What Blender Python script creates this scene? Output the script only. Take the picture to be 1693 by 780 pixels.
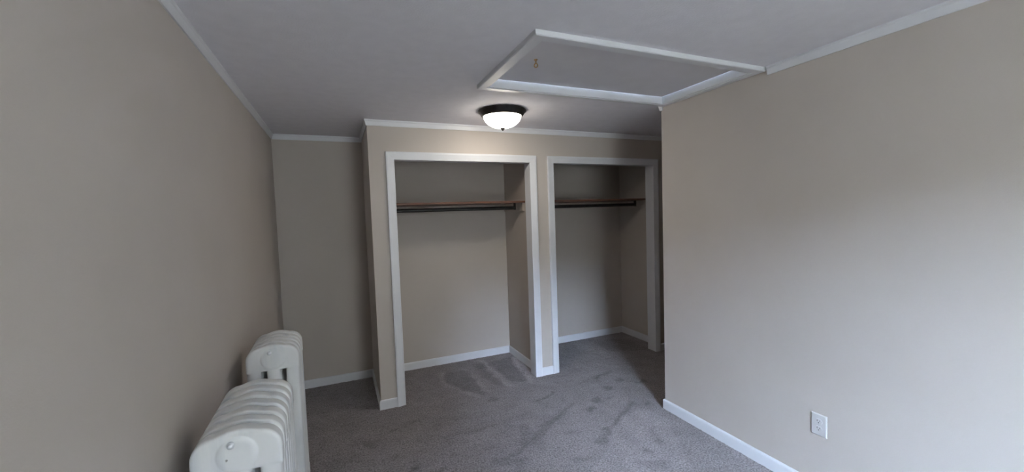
import bpy, bmesh, math, random
import numpy as np
from mathutils import Vector, Matrix

for o in list(bpy.data.objects):
    bpy.data.objects.remove(o, do_unlink=True)
scene = bpy.context.scene
C = scene.collection
random.seed(7)

# ------------------------------------------------------------------ camera
F_PX, YAW, PITCH, ROLL, ZC = 668.87, 0.4056, 0.0535, -0.0339, 1.5632
fw = Vector((math.sin(YAW)*math.cos(PITCH), math.cos(YAW)*math.cos(PITCH), -math.sin(PITCH)))
rt = Vector((math.cos(YAW), -math.sin(YAW), 0))
up = rt.cross(fw)
r2 = rt*math.cos(ROLL) + up*math.sin(ROLL)
u2 = up*math.cos(ROLL) - rt*math.sin(ROLL)
cam_d = bpy.data.cameras.new('camera')
cam_d.sensor_fit = 'HORIZONTAL'
cam_d.sensor_width = 36.0
cam_d.lens = F_PX/1693*36.0
cam_d.clip_start = 0.02
cam = bpy.data.objects.new('camera', cam_d)
C.objects.link(cam)
m = Matrix((r2, u2, -fw)).transposed().to_4x4()
m.translation = (0, 0, ZC)
cam.matrix_world = m
scene.camera = cam

# ------------------------------------------------------------------ world: plain overcast sky
world = bpy.data.worlds.new('overcast_sky')
scene.world = world
world.use_nodes = True
bg = world.node_tree.nodes['Background']
bg.inputs['Color'].default_value = (0.63, 0.78, 1.0, 1)
bg.inputs['Strength'].default_value = 65.0

# ------------------------------------------------------------------ exposure
vs = scene.view_settings
vs.view_transform = 'Standard'
vs.look = 'None'
vs.gamma = 1.0
vs.use_curve_mapping = False
vs.exposure = 0.55

LAMP_STRENGTH = 14.5

# ------------------------------------------------------------------ room dimensions (metres)
H = 2.35
XL, XR = -0.504, 2.287          # left and right wall faces
YF = -1.25                      # wall behind the camera
XC, YC = 0.251, 3.419           # closet block corner
YA = 4.190                      # alcove / closet back wall
YE = 2.390                      # end of the right wall
XE = 4.30                       # end of the passage
WT = 0.115                      # wall thickness
C1L, C1R = 0.448, 1.668         # closet openings (casing inner edges)
C2L, C2R = 1.921, 3.138
OT = 2.036                      # opening top
CW, CT = 0.067, 0.018           # casing width, thickness
XS1, XP, XS2 = 1.726, 1.850, 3.3025
WIN = (0.50, 1.46, 0.60, 2.22)  # window in the wall behind the camera x0,x1,z0,z1

# ------------------------------------------------------------------ materials
def new_mat(name):
    mt = bpy.data.materials.new(name)
    mt.use_nodes = True
    nt = mt.node_tree
    b = nt.nodes['Principled BSDF']
    return mt, nt, b

def noise_mat(name, c1, c2, scale, rough, bump=0.0, bscale=None, detail=4, spec=0.5, stretch=None, lo=0.35, hi=0.65, metallic=0.0):
    mt, nt, b = new_mat(name)
    N, L = nt.nodes, nt.links
    tc = N.new('ShaderNodeTexCoord')
    src = tc.outputs['Object']
    if stretch:
        mp = N.new('ShaderNodeMapping')
        mp.inputs['Scale'].default_value = stretch
        L.new(src, mp.inputs['Vector'])
        src = mp.outputs['Vector']
    nz = N.new('ShaderNodeTexNoise')
    nz.inputs['Scale'].default_value = scale
    nz.inputs['Detail'].default_value = detail
    L.new(src, nz.inputs['Vector'])
    rp = N.new('ShaderNodeValToRGB')
    rp.color_ramp.elements[0].position = lo
    rp.color_ramp.elements[1].position = hi
    rp.color_ramp.elements[0].color = (*c1, 1)
    rp.color_ramp.elements[1].color = (*c2, 1)
    L.new(nz.outputs['Fac'], rp.inputs['Fac'])
    L.new(rp.outputs['Color'], b.inputs['Base Color'])
    b.inputs['Roughness'].default_value = rough
    b.inputs['Specular IOR Level'].default_value = spec
    b.inputs['Metallic'].default_value = metallic
    if bump:
        n2 = N.new('ShaderNodeTexNoise')
        n2.inputs['Scale'].default_value = bscale or scale*4
        n2.inputs['Detail'].default_value = 3
        L.new(src, n2.inputs['Vector'])
        bp = N.new('ShaderNodeBump')
        bp.inputs['Strength'].default_value = bump
        bp.inputs['Distance'].default_value = 0.004
        L.new(n2.outputs['Fac'], bp.inputs['Height'])
        L.new(bp.outputs['Normal'], b.inputs['Normal'])
    return mt

M = {}
M['wall'] = noise_mat('greige_wall_paint', (0.555, 0.502, 0.460), (0.575, 0.522, 0.480), 2.2, 0.62, 0.10, 220, spec=0.35)
M['ceiling'] = noise_mat('white_ceiling_paint', (0.85, 0.84, 0.90), (0.88, 0.87, 0.93), 14, 0.85, 0.35, 120, spec=0.2)
M['trim'] = noise_mat('white_trim_paint', (0.75, 0.76, 0.80), (0.78, 0.79, 0.83), 5, 0.38, 0.05, 60)
M['panel'] = noise_mat('hatch_panel_paint', (0.72, 0.71, 0.75), (0.75, 0.74, 0.78), 8, 0.7, 0.1, 90, spec=0.3)
M['plastic'] = noise_mat('white_plastic', (0.62, 0.605, 0.595), (0.64, 0.625, 0.615), 20, 0.3)
M['slot'] = noise_mat('dark_slot', (0.02, 0.02, 0.02), (0.03, 0.03, 0.03), 20, 0.6)
M['black'] = noise_mat('black_painted_pipe', (0.010, 0.009, 0.010), (0.018, 0.016, 0.016), 30, 0.45)
M['wood'] = noise_mat('reddish_brown_shelf_wood', (0.10, 0.043, 0.026), (0.19, 0.085, 0.050), 6, 0.5, 0.1, 40, stretch=(1, 9, 9))
M['bronze'] = noise_mat('oil_rubbed_bronze', (0.020, 0.016, 0.015), (0.035, 0.028, 0.026), 40, 0.42, metallic=0.35)
M['brass'] = noise_mat('aged_brass', (0.42, 0.25, 0.11), (0.55, 0.36, 0.18), 60, 0.4, metallic=0.6)
M['sky_blocker'] = noise_mat('sky_blocker_brown', (0.120, 0.104, 0.074), (0.200, 0.173, 0.126), 1.4, 0.9, detail=8)  # brown surface of the added slope outside
M['steel'] = noise_mat('dull_steel', (0.45, 0.45, 0.46), (0.6, 0.6, 0.6), 80, 0.35, metallic=0.9)

def radiator_mat():
    mt, nt, b = new_mat('old_white_radiator_enamel')
    N, L = nt.nodes, nt.links
    tc = N.new('ShaderNodeTexCoord')
    mp = N.new('ShaderNodeMapping')
    mp.inputs['Scale'].default_value = (16, 16, 2.2)
    L.new(tc.outputs['Object'], mp.inputs['Vector'])
    oi = N.new('ShaderNodeObjectInfo')
    ad = N.new('ShaderNodeVectorMath'); ad.operation = 'ADD'
    sc = N.new('ShaderNodeMath'); sc.operation = 'MULTIPLY'; sc.inputs[1].default_value = 37.0
    L.new(oi.outputs['Random'], sc.inputs[0])
    L.new(mp.outputs['Vector'], ad.inputs[0]); L.new(sc.outputs[0], ad.inputs[1])
    nz = N.new('ShaderNodeTexNoise'); nz.inputs['Scale'].default_value = 1.0; nz.inputs['Detail'].default_value = 5
    L.new(ad.outputs[0], nz.inputs['Vector'])
    rp = N.new('ShaderNodeValToRGB')
    rp.color_ramp.elements[0].position = 0.34; rp.color_ramp.elements[0].color = (0.66, 0.69, 0.73, 1)
    rp.color_ramp.elements[1].position = 0.56; rp.color_ramp.elements[1].color = (0.80, 0.81, 0.82, 1)
    L.new(nz.outputs['Fac'], rp.inputs['Fac'])
    # little chips in the paint
    n2 = N.new('ShaderNodeTexNoise'); n2.inputs['Scale'].default_value = 26; n2.inputs['Detail'].default_value = 2
    av = N.new('ShaderNodeVectorMath'); av.operation = 'ADD'
    L.new(tc.outputs['Object'], av.inputs[0]); L.new(sc.outputs[0], av.inputs[1])
    L.new(av.outputs[0], n2.inputs['Vector'])
    r2_ = N.new('ShaderNodeValToRGB')
    r2_.color_ramp.elements[0].position = 0.765; r2_.color_ramp.elements[0].color = (0, 0, 0, 1)
    r2_.color_ramp.elements[1].position = 0.78; r2_.color_ramp.elements[1].color = (1, 1, 1, 1)
    L.new(n2.outputs['Fac'], r2_.inputs['Fac'])
    mx = N.new('ShaderNodeMix'); mx.data_type = 'RGBA'
    L.new(r2_.outputs['Color'], mx.inputs['Factor'])
    L.new(rp.outputs['Color'], mx.inputs['A'])
    mx.inputs['B'].default_value = (0.34, 0.33, 0.33, 1)
    L.new(mx.outputs['Result'], b.inputs['Base Color'])
    b.inputs['Roughness'].default_value = 0.28
    n3 = N.new('ShaderNodeTexNoise'); n3.inputs['Scale'].default_value = 45
    L.new(tc.outputs['Object'], n3.inputs['Vector'])
    bp = N.new('ShaderNodeBump'); bp.inputs['Strength'].default_value = 0.12; bp.inputs['Distance'].default_value = 0.003
    L.new(n3.outputs['Fac'], bp.inputs['Height']); L.new(bp.outputs['Normal'], b.inputs['Normal'])
    return mt
M['radiator'] = radiator_mat()

def carpet_mat():
    mt, nt, b = new_mat('grey_cut_pile_carpet')
    N, L = nt.nodes, nt.links
    tc = N.new('ShaderNodeTexCoord')
    nz = N.new('ShaderNodeTexNoise'); nz.inputs['Scale'].default_value = 95; nz.inputs['Detail'].default_value = 5; nz.inputs['Roughness'].default_value = 0.7
    L.new(tc.outputs['Object'], nz.inputs['Vector'])
    rp = N.new('ShaderNodeValToRGB')
    rp.color_ramp.elements[0].position = 0.33; rp.color_ramp.elements[0].color = (0.060, 0.053, 0.056, 1)
    rp.color_ramp.elements[1].position = 0.68; rp.color_ramp.elements[1].color = (0.40, 0.352, 0.372, 1)
    L.new(nz.outputs['Fac'], rp.inputs['Fac'])
    # soft mottling
    n2 = N.new('ShaderNodeTexNoise'); n2.inputs['Scale'].default_value = 7; n2.inputs['Detail'].default_value = 5
    L.new(tc.outputs['Object'], n2.inputs['Vector'])
    mr = N.new('ShaderNodeMapRange'); mr.inputs['From Min'].default_value = 0.3; mr.inputs['From Max'].default_value = 0.7
    mr.inputs['To Min'].default_value = 0.86; mr.inputs['To Max'].default_value = 1.10
    L.new(n2.outputs['Fac'], mr.inputs['Value'])
    # pile tone: vacuum swaths, footprints and a darker closet area
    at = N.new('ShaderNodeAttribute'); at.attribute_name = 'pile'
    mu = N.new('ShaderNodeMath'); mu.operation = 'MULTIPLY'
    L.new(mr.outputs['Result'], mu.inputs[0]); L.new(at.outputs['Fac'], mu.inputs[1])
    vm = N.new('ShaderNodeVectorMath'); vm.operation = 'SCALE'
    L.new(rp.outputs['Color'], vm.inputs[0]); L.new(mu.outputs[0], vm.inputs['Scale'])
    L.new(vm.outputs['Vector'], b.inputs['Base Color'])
    b.inputs['Roughness'].default_value = 0.95
    b.inputs['Specular IOR Level'].default_value = 0.1
    b.inputs['Sheen Weight'].default_value = 0.25
    b.inputs['Sheen Roughness'].default_value = 0.6
    n3 = N.new('ShaderNodeTexNoise'); n3.inputs['Scale'].default_value = 170; n3.inputs['Detail'].default_value = 3
    L.new(tc.outputs['Object'], n3.inputs['Vector'])
    bp = N.new('ShaderNodeBump'); bp.inputs['Strength'].default_value = 0.55; bp.inputs['Distance'].default_value = 0.008
    L.new(n3.outputs['Fac'], bp.inputs['Height']); L.new(bp.outputs['Normal'], b.inputs['Normal'])
    return mt
M['carpet'] = carpet_mat()

def pane_mat():
    mt, nt, b = new_mat('clear_window_glass')
    N, L = nt.nodes, nt.links
    tr = N.new('ShaderNodeBsdfTransparent'); gl = N.new('ShaderNodeBsdfGlossy')
    gl.inputs['Roughness'].default_value = 0.02
    fr = N.new('ShaderNodeFresnel'); fr.inputs['IOR'].default_value = 1.3
    mx = N.new('ShaderNodeMixShader')
    L.new(fr.outputs[0], mx.inputs[0]); L.new(tr.outputs[0], mx.inputs[1]); L.new(gl.outputs[0], mx.inputs[2])
    L.new(mx.outputs[0], N['Material Output'].inputs['Surface'])
    return mt
M['pane'] = pane_mat()

def lamp_mat():
    mt, nt, b = new_mat('lit_frosted_glass')
    b.inputs['Base Color'].default_value = (0.9, 0.9, 0.88, 1)
    b.inputs['Roughness'].default_value = 0.35
    b.inputs['Emission Color'].default_value = (1.0, 0.92, 0.79, 1)
    # the bulbs sit low in the bowl: its bottom glows more than its rim
    N, L = nt.nodes, nt.links
    tc = N.new('ShaderNodeTexCoord'); sp = N.new('ShaderNodeSeparateXYZ')
    L.new(tc.outputs['Object'], sp.inputs[0])
    mr = N.new('ShaderNodeMapRange')
    mr.inputs['From Min'].default_value = -0.045; mr.inputs['From Max'].default_value = -0.13
    mr.inputs['To Min'].default_value = LAMP_STRENGTH*0.55; mr.inputs['To Max'].default_value = LAMP_STRENGTH*1.9
    L.new(sp.outputs['Z'], mr.inputs['Value'])
    L.new(mr.outputs['Result'], b.inputs['Emission Strength'])
    return mt
M['lamp'] = lamp_mat()

# ------------------------------------------------------------------ helpers
def mesh_obj(name, bm, mat, parent=None, smooth=False):
    bmesh.ops.recalc_face_normals(bm, faces=bm.faces[:])
    me = bpy.data.meshes.new(name)
    bm.to_mesh(me); bm.free()
    me.materials.append(M[mat])
    if smooth:
        me.shade_smooth()
    o = bpy.data.objects.new(name, me)
    C.objects.link(o)
    if parent: o.parent = parent
    return o

def box(bm, x0, x1, y0, y1, z0, z1, bev=0.0):
    r = bmesh.ops.create_cube(bm, size=1)
    for v in r['verts']:
        v.co = Vector((x0+(v.co.x+.5)*(x1-x0), y0+(v.co.y+.5)*(y1-y0), z0+(v.co.z+.5)*(z1-z0)))
    if bev:
        es = list({e for v in r['verts'] for e in v.link_edges})
        bmesh.ops.bevel(bm, geom=es, offset=bev, segments=2, affect='EDGES', profile=0.5)

def boxes(name, lst, mat, parent=None, bev=0.0):
    bm = bmesh.new()
    for b in lst: box(bm, *b, bev=bev)
    return mesh_obj(name, bm, mat, parent)

def prism(bm, poly, fn0, fn1):
    """closed polygon poly [(a,b)] placed by fn0 and fn1 (start, end), skinned"""
    v0 = [bm.verts.new(fn0(a, b)) for a, b in poly]
    v1 = [bm.verts.new(fn1(a, b)) for a, b in poly]
    n = len(poly)
    for i in range(n):
        bm.faces.new((v0[i], v0[(i+1) % n], v1[(i+1) % n], v1[i]))
    bm.faces.new(v0[::-1]); bm.faces.new(v1)

def lathe(bm, prof, center, seg=64, cap=False):
    rings = []
    for r, z in prof:
        if r < 1e-6:
            rings.append([bm.verts.new((center[0], center[1], z))])
        else:
            rings.append([bm.verts.new((center[0]+r*math.cos(2*math.pi*i/seg), center[1]+r*math.sin(2*math.pi*i/seg), z)) for i in range(seg)])
    for a, b in zip(rings, rings[1:]):
        for i in range(seg):
            j = (i+1) % seg
            if len(a) == 1 and len(b) == 1: continue
            if len(a) == 1: bm.faces.new((a[0], b[j], b[i]))
            elif len(b) == 1: bm.faces.new((a[i], a[j], b[0]))
            else: bm.faces.new((a[i], a[j], b[j], b[i]))

def tube(bm, pts, r, seg=12):
    pts = [Vector(p) for p in pts]
    rings = []
    for i, p in enumerate(pts):
        if i == 0: d = pts[1]-p
        elif i == len(pts)-1: d = p-pts[i-1]
        else: d = (pts[i+1]-p).normalized()+(p-pts[i-1]).normalized()
        d.normalize()
        a = d.orthogonal().normalized() if i == 0 else (rings[-1][1]-d*rings[-1][1].dot(d)).normalized()
        b = d.cross(a)
        rings.append(([bm.verts.new(p+(a*math.cos(2*math.pi*k/seg)+b*math.sin(2*math.pi*k/seg))*r) for k in range(seg)], a))
    for (A, _), (B, _) in zip(rings, rings[1:]):
        for k in range(seg):
            bm.faces.new((A[k], A[(k+1) % seg], B[(k+1) % seg], B[k]))
    bm.faces.new(rings[0][0][::-1]); bm.faces.new(rings[-1][0])

def struct(o, label=None, cat=None):
    o['kind'] = 'structure'
    if label: o['label'] = label
    if cat: o['category'] = cat
    return o

def thing(name, loc, label, cat, group=None):
    o = bpy.data.objects.new(name, None)
    o.empty_display_size = 0.05
    o.location = loc
    C.objects.link(o)
    o['label'] = label; o['category'] = cat
    if group: o['group'] = group
    return o

def adopt(parent, o):
    """parent o to an unrotated empty, keeping world coordinates baked in the mesh"""
    o.data.transform(Matrix.Translation(-Vector(parent.location)))
    o.parent = parent
    return o

# ------------------------------------------------------------------ setting: floor with carpet
def build_floor():
    x0, x1, y0, y1 = XL-0.1, XE+0.1, YF-0.1, YA+0.1
    step = 0.0125
    nx, ny = int((x1-x0)/step)+1, int((y1-y0)/step)+1
    xs, ys = np.linspace(x0, x1, nx), np.linspace(y0, y1, ny)
    X, Y = np.meshgrid(xs, ys)
    rng = np.random.default_rng(3)
    pile = np.ones_like(X)
    def wob(seed, s):
        g = np.random.default_rng(seed).normal(size=(int(ny*step/s)+3, int(nx*step/s)+3))
        gy, gx = (Y-y0)/s, (X-x0)/s
        iy, ix = gy.astype(int), gx.astype(int)
        fy, fx = gy-iy, gx-ix
        fy, fx = fy*fy*(3-2*fy), fx*fx*(3-2*fx)
        return (g[iy, ix]*(1-fx)+g[iy, ix+1]*fx)*(1-fy)+(g[iy+1, ix]*(1-fx)+g[iy+1, ix+1]*fx)*fy
    w1, w2 = wob(11, 0.06), wob(12, 0.06)
    Xw, Yw = X+0.013*w1, Y+0.013*w2
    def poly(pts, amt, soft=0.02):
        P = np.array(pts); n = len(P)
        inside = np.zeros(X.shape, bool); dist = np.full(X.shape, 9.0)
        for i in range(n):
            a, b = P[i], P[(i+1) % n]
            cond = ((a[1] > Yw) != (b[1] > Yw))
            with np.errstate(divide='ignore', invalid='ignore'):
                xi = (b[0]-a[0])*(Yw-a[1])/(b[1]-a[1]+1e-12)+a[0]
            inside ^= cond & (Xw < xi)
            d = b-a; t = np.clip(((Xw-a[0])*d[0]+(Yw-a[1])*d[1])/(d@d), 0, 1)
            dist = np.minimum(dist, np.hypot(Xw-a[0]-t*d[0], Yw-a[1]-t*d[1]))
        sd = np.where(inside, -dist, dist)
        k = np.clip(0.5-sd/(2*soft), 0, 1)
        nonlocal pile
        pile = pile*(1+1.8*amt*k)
    def stroke(pts, wid, amt, soft=0.02):
        nonlocal pile
        P = np.array(pts); dist = np.full(X.shape, 9.0)
        for a, b in zip(P, P[1:]):
            d = b-a; t = np.clip(((Xw-a[0])*d[0]+(Yw-a[1])*d[1])/(d@d), 0, 1)
            dist = np.minimum(dist, np.hypot(Xw-a[0]-t*d[0], Yw-a[1]-t*d[1]))
        k = np.clip(0.5-(dist-wid/2)/(2*soft), 0, 1)
        pile = pile*(1+1.8*amt*k)
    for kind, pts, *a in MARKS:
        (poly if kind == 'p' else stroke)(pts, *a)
    blot = wob(21, 0.16)+0.6*wob(22, 0.07)
    pile *= 1-0.10*np.clip(blot-1.0, 0, 1)
    Z = 0.0012*wob(31, 0.03)+0.0012*rng.normal(size=X.shape)-0.003*(pile < 0.9)
    Z = np.clip(Z, -0.004, 0.003)
    co = np.stack([X, Y, Z], -1).reshape(-1, 3)
    i = np.arange(nx*ny).reshape(ny, nx)
    f = np.stack([i[:-1, :-1], i[:-1, 1:], i[1:, 1:], i[1:, :-1]], -1).reshape(-1, 4)
    me = bpy.data.meshes.new('floor')
    me.vertices.add(len(co)); me.vertices.foreach_set('co', co.ravel())
    me.loops.add(f.size); me.loops.foreach_set('vertex_index', f.ravel())
    me.polygons.add(len(f)); me.polygons.foreach_set('loop_start', np.arange(0, f.size, 4))
    me.update(calc_edges=True)
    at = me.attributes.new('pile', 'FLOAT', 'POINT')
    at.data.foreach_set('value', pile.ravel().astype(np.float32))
    me.shade_smooth()
    me.materials.append(M['carpet'])
    o = bpy.data.objects.new('floor', me); C.objects.link(o)
    struct(o, 'grey cut pile carpet with vacuum streaks and footprints', 'carpet')

# swaths, footprints and a darker closet area in the pile: 'p' polygon, 's' stroke (floor coordinates in metres)
MARKS = [
    ('p', [(0.879, 3.952), (1.137, 3.863), (1.119, 3.304), (1.061, 3.296), (0.951, 3.47), (0.862, 3.675)], -0.16, 0.02),
    ('p', [(1.225, 4.026), (1.337, 4.021), (1.336, 3.757), (1.322, 3.364), (1.267, 3.435), (1.203, 3.636)], -0.16, 0.02),
    ('p', [(1.402, 3.986), (1.674, 4.071), (1.592, 3.619), (1.55, 3.353), (1.441, 3.442), (1.388, 3.704)], -0.18, 0.02),
    ('s', [(0.867, 3.934), (0.854, 3.645), (0.941, 3.436), (1.049, 3.284)], 0.035, 0.22, 0.025),
    ('s', [(1.13, 3.842), (1.148, 3.575), (1.131, 3.336)], 0.045, 0.2, 0.025),
    ('s', [(1.346, 4.102), (1.35, 3.651), (1.361, 3.335)], 0.055, 0.22, 0.025),
    ('s', [(1.697, 4.028), (1.607, 3.611), (1.566, 3.332)], 0.055, 0.24, 0.025),
    ('s', [(2.529, 4.136), (2.584, 3.824), (2.649, 3.596)], 0.1, 0.1, 0.05),
    ('p', [(2.742, 4.091), (3.225, 3.894), (3.113, 3.53), (2.682, 3.64)], -0.15, 0.05),  # darker area on the right closet floor, soft edge
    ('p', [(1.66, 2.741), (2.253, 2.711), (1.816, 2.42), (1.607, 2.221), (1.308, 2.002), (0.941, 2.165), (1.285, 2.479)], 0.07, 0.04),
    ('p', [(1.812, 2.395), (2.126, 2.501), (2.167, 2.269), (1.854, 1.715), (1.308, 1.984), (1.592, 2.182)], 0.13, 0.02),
    ('p', [(1.513, 2.256), (1.653, 2.343), (1.842, 2.413), (1.679, 2.28), (1.6, 2.197), (1.532, 2.195)], -0.2, 0.012),
    ('s', [(2.137, 2.594), (1.955, 2.495), (1.82, 2.405)], 0.035, -0.22, 0.015),
    ('s', [(1.648, 2.748), (1.363, 2.623), (1.129, 2.461), (0.999, 2.37), (0.845, 2.344)], 0.035, -0.2, 0.02),
    ('s', [(1.494, 2.672), (1.242, 2.5), (1.122, 2.418)], 0.02, -0.16, 0.015),
    ('s', [(1.665, 3.056), (1.455, 2.941)], 0.03, -0.22, 0.015),
    ('s', [(2.338, 3.194), (2.136, 3.131)], 0.05, -0.2, 0.02),
    ('s', [(1.58, 3.22), (1.708, 3.072), (1.986, 3.089), (2.251, 3.17)], 0.06, -0.07, 0.04),
    ('s', [(2.097, 2.911), (2.145, 2.918)], 0.07, -0.25, 0.015),
    ('s', [(1.87, 2.753), (1.914, 2.758)], 0.06, -0.22, 0.015),
    ('s', [(1.756, 2.647), (1.797, 2.651)], 0.045, -0.24, 0.015),
    ('s', [(2.284, 2.986), (2.336, 2.993)], 0.045, -0.2, 0.015),
    ('s', [(2.443, 2.872), (2.496, 2.878)], 0.06, -0.22, 0.015),
    ('s', [(1.749, 2.019), (1.783, 2.019)], 0.025, -0.3, 0.015),
    ('s', [(0.368, 2.506), (0.394, 2.508)], 0.045, -0.25, 0.015),
    ('s', [(0.49, 2.426), (0.516, 2.428)], 0.04, -0.2, 0.015),
    ('s', [(1.468, 2.414), (1.503, 2.416)], 0.04, -0.14, 0.015),
    ('s', [(1.408, 2.432), (1.443, 2.434)], 0.03, -0.16, 0.015),
    ('s', [(2.015, 2.73), (2.061, 2.734)], 0.04, -0.15, 0.015),
    ('s', [(1.125, 3.157), (1.165, 3.165)], 0.03, -0.2, 0.015),
    ('s', [(2.213, 2.534), (2.258, 2.538)], 0.04, -0.2, 0.015),
    ('s', [(0.444, 3.081), (0.476, 3.087)], 0.04, -0.15, 0.015),
    ('s', [(0.273, 3.019), (0.303, 3.024)], 0.02, -0.2, 0.015),
    ('s', [(0.244, 2.675), (0.271, 2.679)], 0.03, -0.15, 0.015),
    ('s', [(0.616, 2.532), (0.644, 2.535)], 0.04, -0.15, 0.015),
    ('s', [(1.162, 2.644), (1.167, 2.539), (1.087, 2.482)], 0.05, -0.12, 0.03),
    ('s', [(1.994, 2.222), (1.927, 2.083)], 0.035, -0.2, 0.02),
    ('s', [(1.916, 2.088), (1.927, 2.037)], 0.025, -0.2, 0.02),
    ('s', [(1.317, 2.13), (1.395, 2.131)], 0.05, -0.18, 0.03),
    ('s', [(0.897, 2.299), (1.035, 2.29), (0.946, 2.199)], 0.05, -0.12, 0.03),
    ('s', [(0.633, 2.771), (0.896, 2.753), (1.023, 2.769)], 0.03, -0.1, 0.03),
    ('s', [(1.645, 1.928), (1.772, 1.846)], 0.05, -0.18, 0.03),
    ('p', [(0.057, 2.974), (0.1, 2.983), (0.155, 2.955), (0.166, 2.861), (0.12, 2.865)], -0.16, 0.015),
    ('s', [(0.005, 3.768), (0.033, 3.549)], 0.03, 0.14, 0.03),
    ('s', [(0.049, 3.684), (0.119, 3.693)], 0.03, 0.12, 0.03),
    ('s', [(-0.14, 3.556), (-0.097, 3.482)], 0.03, 0.1, 0.03),
    ('s', [(0.499, 3.48), (0.562, 3.36)], 0.05, 0.1, 0.03),
]
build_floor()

# ------------------------------------------------------------------ ceiling with the hatch opening
HX0, HX1, HY0, HY1 = 0.878, 2.225, 1.635, 2.315      # clear opening of the attic hatch
cx0, cx1, cy0, cy1 = XL-0.12, XE+0.12, YF-0.12, YA+0.12
struct(boxes('ceiling', [
    (cx0, HX0-0.02, cy0, cy1, H, H+0.12), (HX1+0.02, cx1, cy0, cy1, H, H+0.12),
    (HX0-0.02, HX1+0.02, cy0, HY0-0.02, H, H+0.12), (HX0-0.02, HX1+0.02, HY1+0.02, cy1, H, H+0.12)], 'ceiling'),
    'white painted ceiling with an attic hatch', 'ceiling')

# ------------------------------------------------------------------ walls
struct(boxes('wall_left', [(XL-0.12, XL, YF-0.12, YA+0.12, 0, H)], 'wall'), 'greige wall behind the radiators', 'wall')
struct(boxes('wall_back', [(XL, XE+0.12, YA, YA+0.12, 0, H)], 'wall'), 'greige far wall of alcove and closets', 'wall')
struct(boxes('wall_right', [(XR, XR+WT, YF-0.12, YE, 0, H)], 'wall'), 'greige right wall with the outlet', 'wall')
struct(boxes('wall_hall', [(XR+WT, XE+0.12, YE-WT, YE, 0, H)], 'wall'), 'greige wall of the passage round the corner', 'wall')
struct(boxes('wall_hall_end', [(XE, XE+0.12, YE, YA, 0, H)], 'wall'), 'greige wall at the end of the passage', 'wall')
JT = 0.016
struct(boxes('wall_closet_front', [
    (XC, C1L-JT, YC, YC+WT, 0, H), (C1R+JT, C2L-JT, YC, YC+WT, 0, H), (C2R+JT, XE, YC, YC+WT, 0, H),
    (C1L-JT, C1R+JT, YC, YC+WT, OT+JT, H), (C2L-JT, C2R+JT, YC, YC+WT, OT+JT, H)], 'wall'),
    'greige closet front wall with two door openings', 'wall')
struct(boxes('wall_closet_side', [(XC, XC+0.10, YC+WT, YA, 0, H)], 'wall'), 'greige side of the closet facing the alcove', 'wall')
struct(boxes('wall_closet_partition', [(XS1, XP, YC+WT, YA, 0, H)], 'wall'), 'greige partition between the two closets', 'wall')
struct(boxes('wall_closet_end', [(XS2, XS2+0.10, YC+WT, YA, 0, H)], 'wall'), 'greige right end wall inside the right closet', 'wall')
wx0, wx1, wz0, wz1 = WIN
struct(boxes('wall_front', [
    (XL, wx0, YF-0.12, YF, 0, H), (wx1, XR, YF-0.12, YF, 0, H),
    (wx0, wx1, YF-0.12, YF, 0, wz0), (wx0, wx1, YF-0.12, YF, wz1, H)], 'wall'),
    'greige wall with the window behind the viewer', 'wall')

# ------------------------------------------------------------------ window behind the viewer (source of the daylight)
def build_window():
    w = boxes('window_1', [
        (wx0, wx0+0.03, YF-0.12, YF, wz0, wz1), (wx1-0.03, wx1, YF-0.12, YF, wz0, wz1),
        (wx0+0.03, wx1-0.03, YF-0.12, YF, wz0, wz0+0.03), (wx0+0.03, wx1-0.03, YF-0.12, YF, wz1-0.03, wz1)], 'trim')
    struct(w, 'white double hung window letting in daylight', 'window')
    zm = (wz0+wz1)/2
    for z0, z1, y in ((wz0+0.03, zm+0.015, YF-0.055), (zm-0.015, wz1-0.03, YF-0.09)):
        a, b = wx0+0.03, wx1-0.03
        s = boxes('sash', [(a, a+0.035, y, y+0.03, z0, z1), (b-0.035, b, y, y+0.03, z0, z1),
                           (a+0.035, b-0.035, y, y+0.03, z0, z0+0.035), (a+0.035, b-0.035, y, y+0.03, z1-0.035, z1)], 'trim', w)
        boxes('pane', [(a+0.035, b-0.035, y+0.013, y+0.017, z0+0.035, z1-0.035)], 'pane', s)
    boxes('window_casing', [(wx0-0.07, wx0, YF, YF+0.018, wz0, wz1+0.07), (wx1, wx1+0.07, YF, YF+0.018, wz0, wz1+0.07),
                     (wx0, wx1, YF, YF+0.018, wz1, wz1+0.07)], 'trim', w)
    boxes('window_sill', [(wx0-0.09, wx1+0.09, YF, YF+0.05, wz0-0.025, wz0)], 'trim', w, bev=0.004)
build_window()

# ground and an unseen slope outside the window, added and shaped to block skylight
def build_outside():
    bm = bmesh.new()
    cx, cy = (wx0+wx1)/2, YF-0.12
    na, nr = 90, 22
    def sst(a, b, v):
        t = min(1, max(0, (v-a)/(b-a))); return t*t*(3-2*t)
    g = {}
    for i in range(na+1):
        az = -88+176*i/na
        e = 10.5+15*sst(-6, 4, az)-6*sst(18, 28, az)  # rim elevation by azimuth, sets how much sky is blocked each way
        top = 1.5+46*math.tan(math.radians(e))
        for j in range(nr+1):
            t = j/nr
            r = 1.0+45*t**1.3
            k = sst(8, 46, r)
            z = -3.0+(top+3.0)*k+0.8*k*(math.sin(i*1.3+j*0.9)+math.sin(i*0.7-j*1.7))
            g[i, j] = bm.verts.new((cx+r*math.sin(math.radians(az)), cy-r*math.cos(math.radians(az)), z))
    for j in range(nr):
        for i in range(na):
            bm.faces.new((g[i, j], g[i+1, j], g[i+1, j+1], g[i, j+1]))
    o = mesh_obj('blocking_slope', bm, 'sky_blocker', smooth=True)
    struct(o, 'unseen brown slope added outside the window to block skylight', 'blocking_slope')
build_outside()

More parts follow.
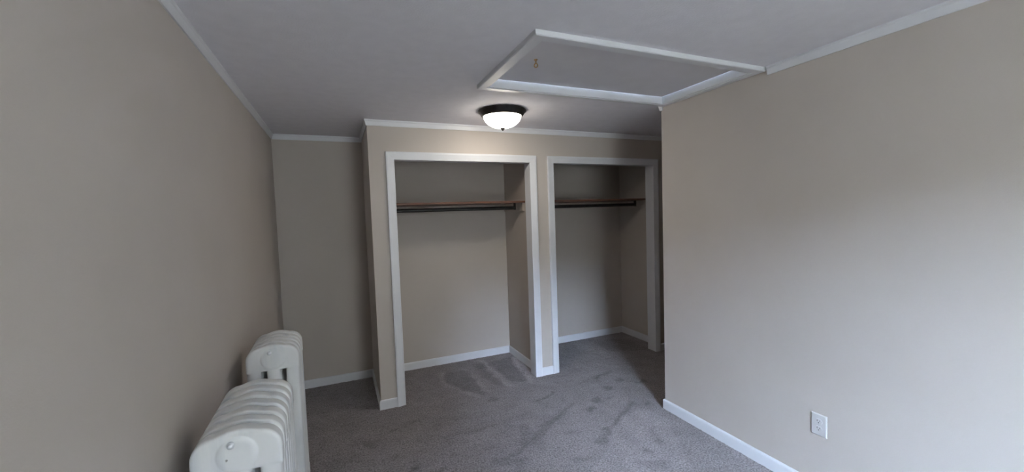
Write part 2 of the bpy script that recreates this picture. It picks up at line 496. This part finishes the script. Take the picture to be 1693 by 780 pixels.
# ------------------------------------------------------------------ mouldings
CH, CP = 0.047, 0.018
crown_prof = [(0, H), (0, H-CH), (0.007, H-CH), (0.009, H-CH+0.006), (0.014, H-0.016), (CP, H-0.010), (CP, H)]
BH, BT = 0.078, 0.012
base_prof = [(0, 0.0), (0, BH), (BT*0.45, BH), (BT*0.85, BH-0.005), (BT, BH-0.013), (BT, 0.0)]

def run(bm, prof, axis, wall, sgn, a0, a1, m0=0, m1=0):
    """moulding along a wall. axis 'x': wall at y=wall, projecting sgn*y, from x=a0 to a1;
    m0/m1: mitre (+1 grows outward with projection, -1 shrinks, 0 square)"""
    def place(a, m, s):
        if axis == 'x': return lambda p, z: (a+s*m*p, wall+sgn*p, z)
        return lambda p, z: (wall+sgn*p, a+s*m*p, z)
    prism(bm, prof, place(a0, m0, -1), place(a1, m1, 1))

def moulding(name, prof, *args, label=None, cat='trim'):
    bm = bmesh.new()
    run(bm, prof, *args)
    o = mesh_obj(name, bm, 'trim')
    return struct(o, label, cat)

# ceiling trim
moulding('trim_1', crown_prof, 'y', XL, 1, YF, YA, -1, -1, label='white ceiling trim along the left wall')
moulding('trim_2', crown_prof, 'x', YA, -1, XL, XC, -1, -1, label='white ceiling trim at the back of the alcove')
moulding('trim_3', crown_prof, 'y', XC, -1, YC, YA, 1, -1, label='white ceiling trim on the closet side facing the alcove')
moulding('trim_4', crown_prof, 'x', YC, -1, XC, XE, 1, -1, label='white ceiling trim above the two closets')
moulding('trim_5', crown_prof, 'y', XR, -1, YF, 1.565, -1, 0, label='white ceiling trim along the right wall before the hatch')
moulding('trim_6', crown_prof, 'y', XR, -1, 2.372, YE, 0, 1, label='short white ceiling trim at the right wall corner')
moulding('trim_7', crown_prof, 'x', YE, 1, XR, XE, 1, -1, label='white ceiling trim round the corner in the passage')
# baseboards
moulding('baseboard_left', base_prof, 'y', XL, 1, YF, YA, -1, -1, label='white baseboard behind the radiators', cat='baseboard')
moulding('baseboard_back', base_prof, 'x', YA, -1, XL, XC, -1, -1, label='white baseboard at the back of the alcove', cat='baseboard')
moulding('baseboard_closet_side', base_prof, 'y', XC, -1, YC, YA, 1, -1, label='white baseboard on the closet side facing the alcove', cat='baseboard')
moulding('baseboard_closet_front', base_prof, 'x', YC, -1, XC, C1L-CW, 1, 0, label='short white baseboard left of the left closet', cat='baseboard')
moulding('baseboard_closet_middle', base_prof, 'x', YC, -1, C1R+CW, C2L-CW, 0, 0, label='short white baseboard between the two closets', cat='baseboard')
moulding('baseboard_closet_right', base_prof, 'x', YC, -1, C2R+CW, XE, 0, -1, label='white baseboard right of the right closet', cat='baseboard')
moulding('baseboard_right', base_prof, 'y', XR, -1, YF, YE, -1, 1, label='white baseboard along the right wall', cat='baseboard')
moulding('baseboard_hall', base_prof, 'x', YE, 1, XR, XE, 1, -1, label='white baseboard round the corner in the passage', cat='baseboard')
moulding('baseboard_closet_1_back', base_prof, 'x', YA, -1, XC+0.10, XS1, -1, -1, label='white baseboard at the back of the left closet', cat='baseboard')
moulding('baseboard_closet_1_right', base_prof, 'y', XS1, -1, YC+WT, YA, 0, -1, label='white baseboard on the right side inside the left closet', cat='baseboard')
moulding('baseboard_closet_1_left', base_prof, 'y', XC+0.10, 1, YC+WT, YA, 0, -1, label='white baseboard on the left side inside the left closet', cat='baseboard')
moulding('baseboard_closet_2_back', base_prof, 'x', YA, -1, XP, XS2, -1, -1, label='white baseboard at the back of the right closet', cat='baseboard')
moulding('baseboard_closet_2_right', base_prof, 'y', XS2, -1, YC+WT, YA, 0, -1, label='white baseboard on the right side inside the right closet', cat='baseboard')
moulding('baseboard_closet_2_left', base_prof, 'y', XP, 1, YC+WT, YA, 0, -1, label='white baseboard on the left side inside the right closet', cat='baseboard')

# door casings and jambs of the closets
cas_prof = [(0, 0), (0, 0.008), (0.004, 0.0105), (0.010, 0.0105), (0.016, 0.0115), (0.030, 0.014), (0.044, 0.0165),
            (0.050, 0.018), (CW-0.005, 0.018), (CW-0.001, 0.0165), (CW, 0.013), (CW, 0)]
def casing(name, x0, x1, label):
    root = thing(name, ((x0+x1)/2, YC, 0), label, 'trim'); root['kind'] = 'structure'
    y = YC
    bm = bmesh.new(); prism(bm, cas_prof, lambda u, t: (x0-u, y-t, 0), lambda u, t: (x0-u, y-t, OT+u)); adopt(root, mesh_obj('casing_leg', bm, 'trim'))
    bm = bmesh.new(); prism(bm, cas_prof, lambda u, t: (x1+u, y-t, 0), lambda u, t: (x1+u, y-t, OT+u)); adopt(root, mesh_obj('casing_leg', bm, 'trim'))
    bm = bmesh.new(); prism(bm, cas_prof, lambda u, t: (x0-u, y-t, OT+u), lambda u, t: (x1+u, y-t, OT+u)); adopt(root, mesh_obj('casing_head', bm, 'trim'))
    rv = 0.004; y0, y1 = YC-0.0005, YC+WT+0.002
    for b in ((x0-JT, x0-rv, y0, y1, 0, OT+rv), (x1+rv, x1+JT, y0, y1, 0, OT+rv)):
        adopt(root, boxes('jamb', [b], 'trim'))
    adopt(root, boxes('head_jamb', [(x0-JT, x1+JT, y0, y1, OT+rv, OT+JT)], 'trim'))
casing('trim_8', C1L, C1R, 'white moulded casing round the left closet opening')
casing('trim_9', C2L, C2R, 'white moulded casing round the right closet opening')

# ------------------------------------------------------------------ attic hatch
def hatch():
    root = thing('attic_hatch', ((HX0+HX1)/2, (HY0+HY1)/2, H), 'white framed attic hatch in the ceiling with a recessed panel', 'attic hatch')
    zb, w = H-0.020, 0.060
    x0, x1, y0, y1 = HX0, HX1, HY0, HY1
    # board cross-section: u across from the opening outwards, t height above the underside; a small bead inside
    prof = [(0, 0), (0.012, 0), (0.014, -0.004), (w-0.004, -0.004), (w, 0.0), (w, 0.02), (0, 0.02)]
    def P(f0, f1):
        bm = bmesh.new(); prism(bm, prof, f0, f1); adopt(root, mesh_obj('frame_board', bm, 'trim'))
    P(lambda u, t: (x0-u, y0-u, zb+t), lambda u, t: (x1+u, y0-u, zb+t))
    P(lambda u, t: (x0-u, y1+u*0.85, zb+t), lambda u, t: (x1+u, y1+u*0.85, zb+t))
    P(lambda u, t: (x0-u, y0-u, zb+t), lambda u, t: (x0-u, y1+u*0.85, zb+t))
    P(lambda u, t: (x1+u, y0-u, zb+t), lambda u, t: (x1+u, y1+u*0.85, zb+t))
    # lining boards of the opening
    zt = H+0.09; T = 0.018
    for b in ((x0-T, x0, y0-T, y1+T, H, zt), (x1, x1+T, y0-T, y1+T, H, zt), (x0, x1, y0-T, y0, H, zt), (x0, x1, y1, y1+T, H, zt)):
        adopt(root, boxes('lining_board', [b], 'trim'))
    adopt(root, boxes('hatch_panel', [(x0+0.002, x1-0.002, y0+0.002, y1-0.002, 2.381, 2.395)], 'panel', bev=0.001))
    # brass screw eye used as pull
    bm = bmesh.new()
    c = Vector((1.014, 1.96, 2.350))
    lathe(bm, [(0, 2.381), (0.010, 2.381), (0.010, 2.378), (0.004, 2.376), (0.003, 2.358), (0, 2.358)], (c.x, c.y), 16)
    ring = [c+Vector((0.009*math.cos(a)*0.8, 0.009*math.cos(a)*-0.6, 0.010*math.sin(a))) for a in np.linspace(math.pi*0.5, math.pi*2.42, 22)]
    tube(bm, ring, 0.003, 8)
    e = adopt(root, mesh_obj('pull_eye', bm, 'brass', smooth=True)); e['label'] = 'small brass screw eye'
hatch()

# ------------------------------------------------------------------ ceiling light
def ceiling_light():
    cx, cy = 1.190, 2.880
    root = thing('ceiling_light', (cx, cy, H), 'lit flush dome ceiling light with dark bronze rim', 'ceiling light')
    bm = bmesh.new()
    lathe(bm, [(0, H-0.001), (0.178, H-0.001), (0.182, H-0.006), (0.181, H-0.013), (0.172, H-0.019), (0.166, H-0.030), (0.158, H-0.041),
               (0.153, H-0.047), (0.148, H-0.048), (0.144, H-0.044), (0.144, H-0.020), (0, H-0.020)], (cx, cy), 72)
    adopt(root, mesh_obj('pan', bm, 'bronze', smooth=True))
    bm = bmesh.new()
    prof = [(0.1435, H-0.030)]
    for k in range(15):
        a = k/14*math.pi/2
        prof.append((0.1435*math.cos(a), H-0.040-0.092*math.sin(a)))
    prof[-1] = (0, prof[-1][1])
    lathe(bm, prof, (cx, cy), 72)
    g = adopt(root, mesh_obj('glass_bowl', bm, 'lamp', smooth=True)); g['label'] = 'glowing frosted glass bowl'
    bm = bmesh.new()
    z = H-0.131
    lathe(bm, [(0, z+0.004), (0.018, z+0.004), (0.020, z-0.002), (0.017, z-0.007), (0.009, z-0.010), (0.008, z-0.016), (0.005, z-0.019), (0, z-0.020)], (cx, cy), 24)
    adopt(root, mesh_obj('finial', bm, 'bronze', smooth=True))
ceiling_light()

# ------------------------------------------------------------------ closet shelves and rods
def closet_fit(xa, xb, rod_b, which):
    sh = thing('closet_shelf', ((xa+xb)/2, YA-0.27, 1.68), f'reddish brown wooden shelf in the {which} closet', 'shelf', 'closet shelves')
    yf = 3.66
    adopt(sh, boxes('board', [(xa, xb, yf, YA, 1.676, 1.695)], 'wood', bev=0.0015))
    adopt(sh, boxes('cleat', [(xa, xb, YA-0.018, YA, 1.595, 1.676)], 'wall', bev=0.001))
    for b in ((xa, xa+0.018, yf+0.02, YA-0.018, 1.595, 1.676), (xb-0.018, xb, yf+0.02, YA-0.018, 1.595, 1.676)):
        adopt(sh, boxes('cleat', [b], 'wall', bev=0.001))
    yr, zr, R_ = 3.785, 1.628, 0.0175
    rd = thing('closet_rod', ((xa+xb)/2, yr, zr), f'black metal hanging rod under the shelf of the {which} closet', 'rod', 'closet rods')
    ra = xa+0.05
    bm = bmesh.new(); tube(bm, [(ra, yr, zr), (rod_b, yr, zr)], R_, 20); adopt(rd, mesh_obj('rod', bm, 'black', smooth=False))
    for x, s in ((ra, 1), (rod_b, -1)):
        bm = bmesh.new()
        box(bm, x-0.010 if s < 0 else x-0.006, x+0.006 if s < 0 else x+0.010, yr-0.013, yr+0.013, zr-R_-0.002, 1.6745, 0.002)
        box(bm, min(x, x+s*0.05), max(x, x+s*0.05), yr-0.013, yr+0.013, 1.6725, 1.6758, 0.0008)
        adopt(rd, mesh_obj('bracket', bm, 'black'))
closet_fit(XC+0.10, XS1, 1.668, 'left')
closet_fit(XP, XS2, 3.205, 'right')

# ------------------------------------------------------------------ wall outlet
def outlet():
    yc, zc = 1.286, 0.396
    root = thing('wall_outlet', (XR, yc, zc), 'white duplex outlet low on the right wall', 'outlet')
    bm = bmesh.new()
    W2, H2, T = 0.038, 0.0585, 0.006
    prof = [(W2, H2, 0), (W2, H2, 0.0025), (W2-0.004, H2-0.004, T), ]
    rings = []
    for a, b, t in prof:
        rings.append([bm.verts.new((XR-t, yc+sy*a, zc+sz*b)) for sy, sz in ((-1, -1), (1, -1), (1, 1), (-1, 1))])
    for A, B in zip(rings, rings[1:]):
        for i in range(4): bm.faces.new((A[i], A[(i+1) % 4], B[(i+1) % 4], B[i]))
    bm.faces.new(rings[-1]); bm.faces.new(rings[0][::-1])
    adopt(root, mesh_obj('cover_plate', bm, 'plastic'))
    for dz in (0.0195, -0.0195):
        bm = bmesh.new()
        n = 28
        pts = []
        for k in range(n):
            a = 2*math.pi*k/n
            pts.append((0.0172*math.cos(a), max(-0.0142, min(0.0142, 0.0172*math.sin(a)))))
        prism(bm, pts, lambda a, b: (XR-T+0.001, yc+a, zc+dz+b), lambda a, b: (XR-T-0.0022, yc+a, zc+dz+b))
        rc = adopt(root, mesh_obj('receptacle', bm, 'plastic'))
        xs = XR-T-0.0022
        for (oy, oz, hy, hz) in ((0.0063, 0.004, 0.0012, 0.0045), (-0.0063, 0.004, 0.0012, 0.0036)):
            bm = bmesh.new(); box(bm, xs-0.0004, xs+0.001, yc+oy-hy, yc+oy+hy, zc+dz+oz-hz, zc+dz+oz+hz)
            s = mesh_obj('slot', bm, 'slot'); s.data.transform(Matrix.Translation(-Vector(root.location))); s.parent = rc
        bm = bmesh.new()
        prism(bm, [(0.0025*math.cos(a), 0.0025*math.sin(a)) for a in np.linspace(0, 2*math.pi, 13)[:-1]],
              lambda a, b: (xs+0.001, yc+a, zc+dz-0.0068+b), lambda a, b: (xs-0.0004, yc+a, zc+dz-0.0068+b))
        s = mesh_obj('ground_hole', bm, 'slot'); s.data.transform(Matrix.Translation(-Vector(root.location))); s.parent = rc
    bm = bmesh.new()
    prism(bm, [(0.003*math.cos(a), 0.003*math.sin(a)) for a in np.linspace(0, 2*math.pi, 13)[:-1]],
          lambda a, b: (XR-T+0.001, yc+a, zc+b), lambda a, b: (XR-T-0.001, yc+a, zc+b))
    adopt(root, mesh_obj('screw', bm, 'steel'))
outlet()

# ------------------------------------------------------------------ cast-iron radiators
SW, SH, ST = 0.226, 0.975, 0.062      # section width, height, pitch
def outline(inset, n=10):
    """outline of the top head of a section in (x, z): crowned top, big shoulders"""
    w = SW/2-inset
    top, r, bot = SH-inset, 0.058-inset*0.5, 0.848+inset
    pts = [(-w, bot), (w, bot)]
    for k in range(n+1):
        a = k/n*math.pi/2
        pts.append((w-r+r*math.cos(a), top-0.012-r+r*math.sin(a)))
    for k in range(1, 6):
        t = k/6; x = (w-r)*(1-2*t)
        pts.append((x, top-0.012+0.012*math.sin(math.pi*t)))
    for k in range(n+1):
        a = math.pi/2+k/n*math.pi/2
        pts.append((-w+r+r*math.cos(a), top-0.012-r+r*math.sin(a)))
    return pts

def section_mesh(end, name):
    bm = bmesh.new()
    hd = 0.0238
    # head slab with rounded rim (insets)
    steps = [(0.008, -hd), (0.003, -hd+0.002), (0.0, -hd+0.006), (0.0, hd-0.006), (0.003, hd-0.002), (0.008, hd)]
    def slab(flip):
        rings = []
        for ins, y in steps:
            ring = []
            for x, z in outline(ins):
                if flip:
                    z = 0.085+(SH-z)*0.9
                ring.append(bm.verts.new((x, y, z)))
            rings.append(ring)
        n = len(rings[0])
        for A, B in zip(rings, rings[1:]):
            for i in range(n): bm.faces.new((A[i], A[(i+1) % n], B[(i+1) % n], B[i]))
        bm.faces.new(rings[0][::-1]); bm.faces.new(rings[-1])
    slab(False); slab(True)
    # three columns, superellipse cross-section
    cw = 0.0300
    for cxx in (-0.0815, 0.0, 0.0815):
        seg = 24; rings = []
        for z in (0.16, 0.88):
            ring = []
            for k in range(seg):
                a = 2*math.pi*k/seg
                ca, sa = math.cos(a), math.sin(a)
                ring.append(bm.verts.new((cxx+cw*math.copysign(abs(ca)**0.6, ca), 0.0225*math.copysign(abs(sa)**0.7, sa), z)))
            rings.append(ring)
        for k in range(seg): bm.faces.new((rings[0][k], rings[0][(k+1) % seg], rings[1][(k+1) % seg], rings[1][k]))
        bm.faces.new(rings[0][::-1]); bm.faces.new(rings[1])
    bmesh.ops.recalc_face_normals(bm, faces=bm.faces[:])
    if end:
        for z in (0.905, 0.145):
            seg = 32; prof = [(0.050, -0.016), (0.050, -0.0250), (0.047, -0.0280), (0.040, -0.0295), (0.0, -0.0300)]
            rings = []
            for r, y in prof[:-1]:
                rings.append([bm.verts.new((r*math.cos(2*math.pi*k/seg), y, z+r*math.sin(2*math.pi*k/seg))) for k in range(seg)])
            fs = []
            for A, B in zip(rings, rings[1:]):
                for k in range(seg): fs.append(bm.faces.new((A[k], A[(k+1) % seg], B[(k+1) % seg], B[k])))
            fs.append(bm.faces.new(rings[0][::-1])); fs.append(bm.faces.new(rings[-1]))
            bmesh.ops.recalc_face_normals(bm, faces=fs)
        for sx in (-1, 1):      # cast feet
            seg = 16; rings = []
            for z, r, dx in ((0.14, 0.030, 0.072), (0.07, 0.021, 0.078), (0.03, 0.018, 0.082), (0.014, 0.025, 0.085), (0.003, 0.027, 0.085)):
                rings.append([bm.verts.new((sx*dx+r*math.cos(2*math.pi*k/seg), 0.9*r*math.sin(2*math.pi*k/seg), z)) for k in range(seg)])
            fs = []
            for A, B in zip(rings, rings[1:]):
                for k in range(seg): fs.append(bm.faces.new((A[k], A[(k+1) % seg], B[(k+1) % seg], B[k])))
            fs.append(bm.faces.new(rings[0][::-1])); fs.append(bm.faces.new(rings[-1]))
            bmesh.ops.recalc_face_normals(bm, faces=fs)
    me = bpy.data.meshes.new(name+'_raw'); bm.to_mesh(me); bm.free()
    tmp = bpy.data.objects.new('tmp', me); C.objects.link(tmp)
    rm = tmp.modifiers.new('r', 'REMESH'); rm.mode = 'VOXEL'; rm.voxel_size = 0.0030; rm.use_smooth_shade = True
    sm = tmp.modifiers.new('s', 'SMOOTH'); sm.factor = 0.5; sm.iterations = 2
    dg = bpy.context.evaluated_depsgraph_get()
    out = bpy.data.meshes.new_from_object(tmp.evaluated_get(dg))
    out.name = name
    bpy.data.objects.remove(tmp, do_unlink=True); bpy.data.meshes.remove(me)
    out.materials.clear(); out.materials.append(M['radiator'])
    out.shade_smooth()
    return out

end_me = section_mesh(True, 'end_section')
mid_me = section_mesh(False, 'section')

def small(name, prof, mat):
    """part turned about the y axis; prof (radius, y)"""
    bm = bmesh.new(); lathe(bm, prof, (0, 0), 20)
    bm.transform(Matrix.Rotation(math.pi/2, 4, 'X'))        # z -> -y
    bmesh.ops.recalc_face_normals(bm, faces=bm.faces[:])
    me = bpy.data.meshes.new(name); bm.to_mesh(me); bm.free()
    me.materials.append(M[mat]); me.shade_smooth(); return me
nut_me = small('tie_rod_nut', [(0, 0.013), (0.005, 0.013), (0.006, 0.010), (0.006, 0.006), (0.010, 0.006), (0.010, -0.002), (0, -0.002)], 'radiator')
hub_me = small('hub', [(0, 0.034), (0.026, 0.034), (0.026, -0.034), (0, -0.034)], 'radiator')

def radiator(xc, y_front, n, rz, label):
    root = thing('radiator', (xc, y_front, 0), label, 'radiator', 'white radiators along the left wall')
    root.rotation_euler.z = rz
    def add(name, me, loc, rot=0.0):
        o = bpy.data.objects.new(name, me); C.objects.link(o); o.parent = root
        o.location = loc; o.rotation_euler.z = rot
        return o
    for k in range(n):
        y = 0.029+k*ST
        if k == 0: add('end_section', end_me, (0, y, 0))
        elif k == n-1: add('end_section', end_me, (0, y, 0), math.pi)
        else: add('section', mid_me, (0, y, 0))
        if k < n-1:
            for z in (0.905, 0.145): add('hub', hub_me, (0, y+ST/2, z))
    add('tie_rod_nut', nut_me, (-0.012, 0.029-0.029, 0.938))
radiator(-0.298, 1.345, 7, 0.02, 'near white cast iron radiator with seven sections by the left wall')
radiator(-0.322, 2.225, 5, 0.02, 'far white cast iron radiator by the left wall, shorter, nearer the alcove')
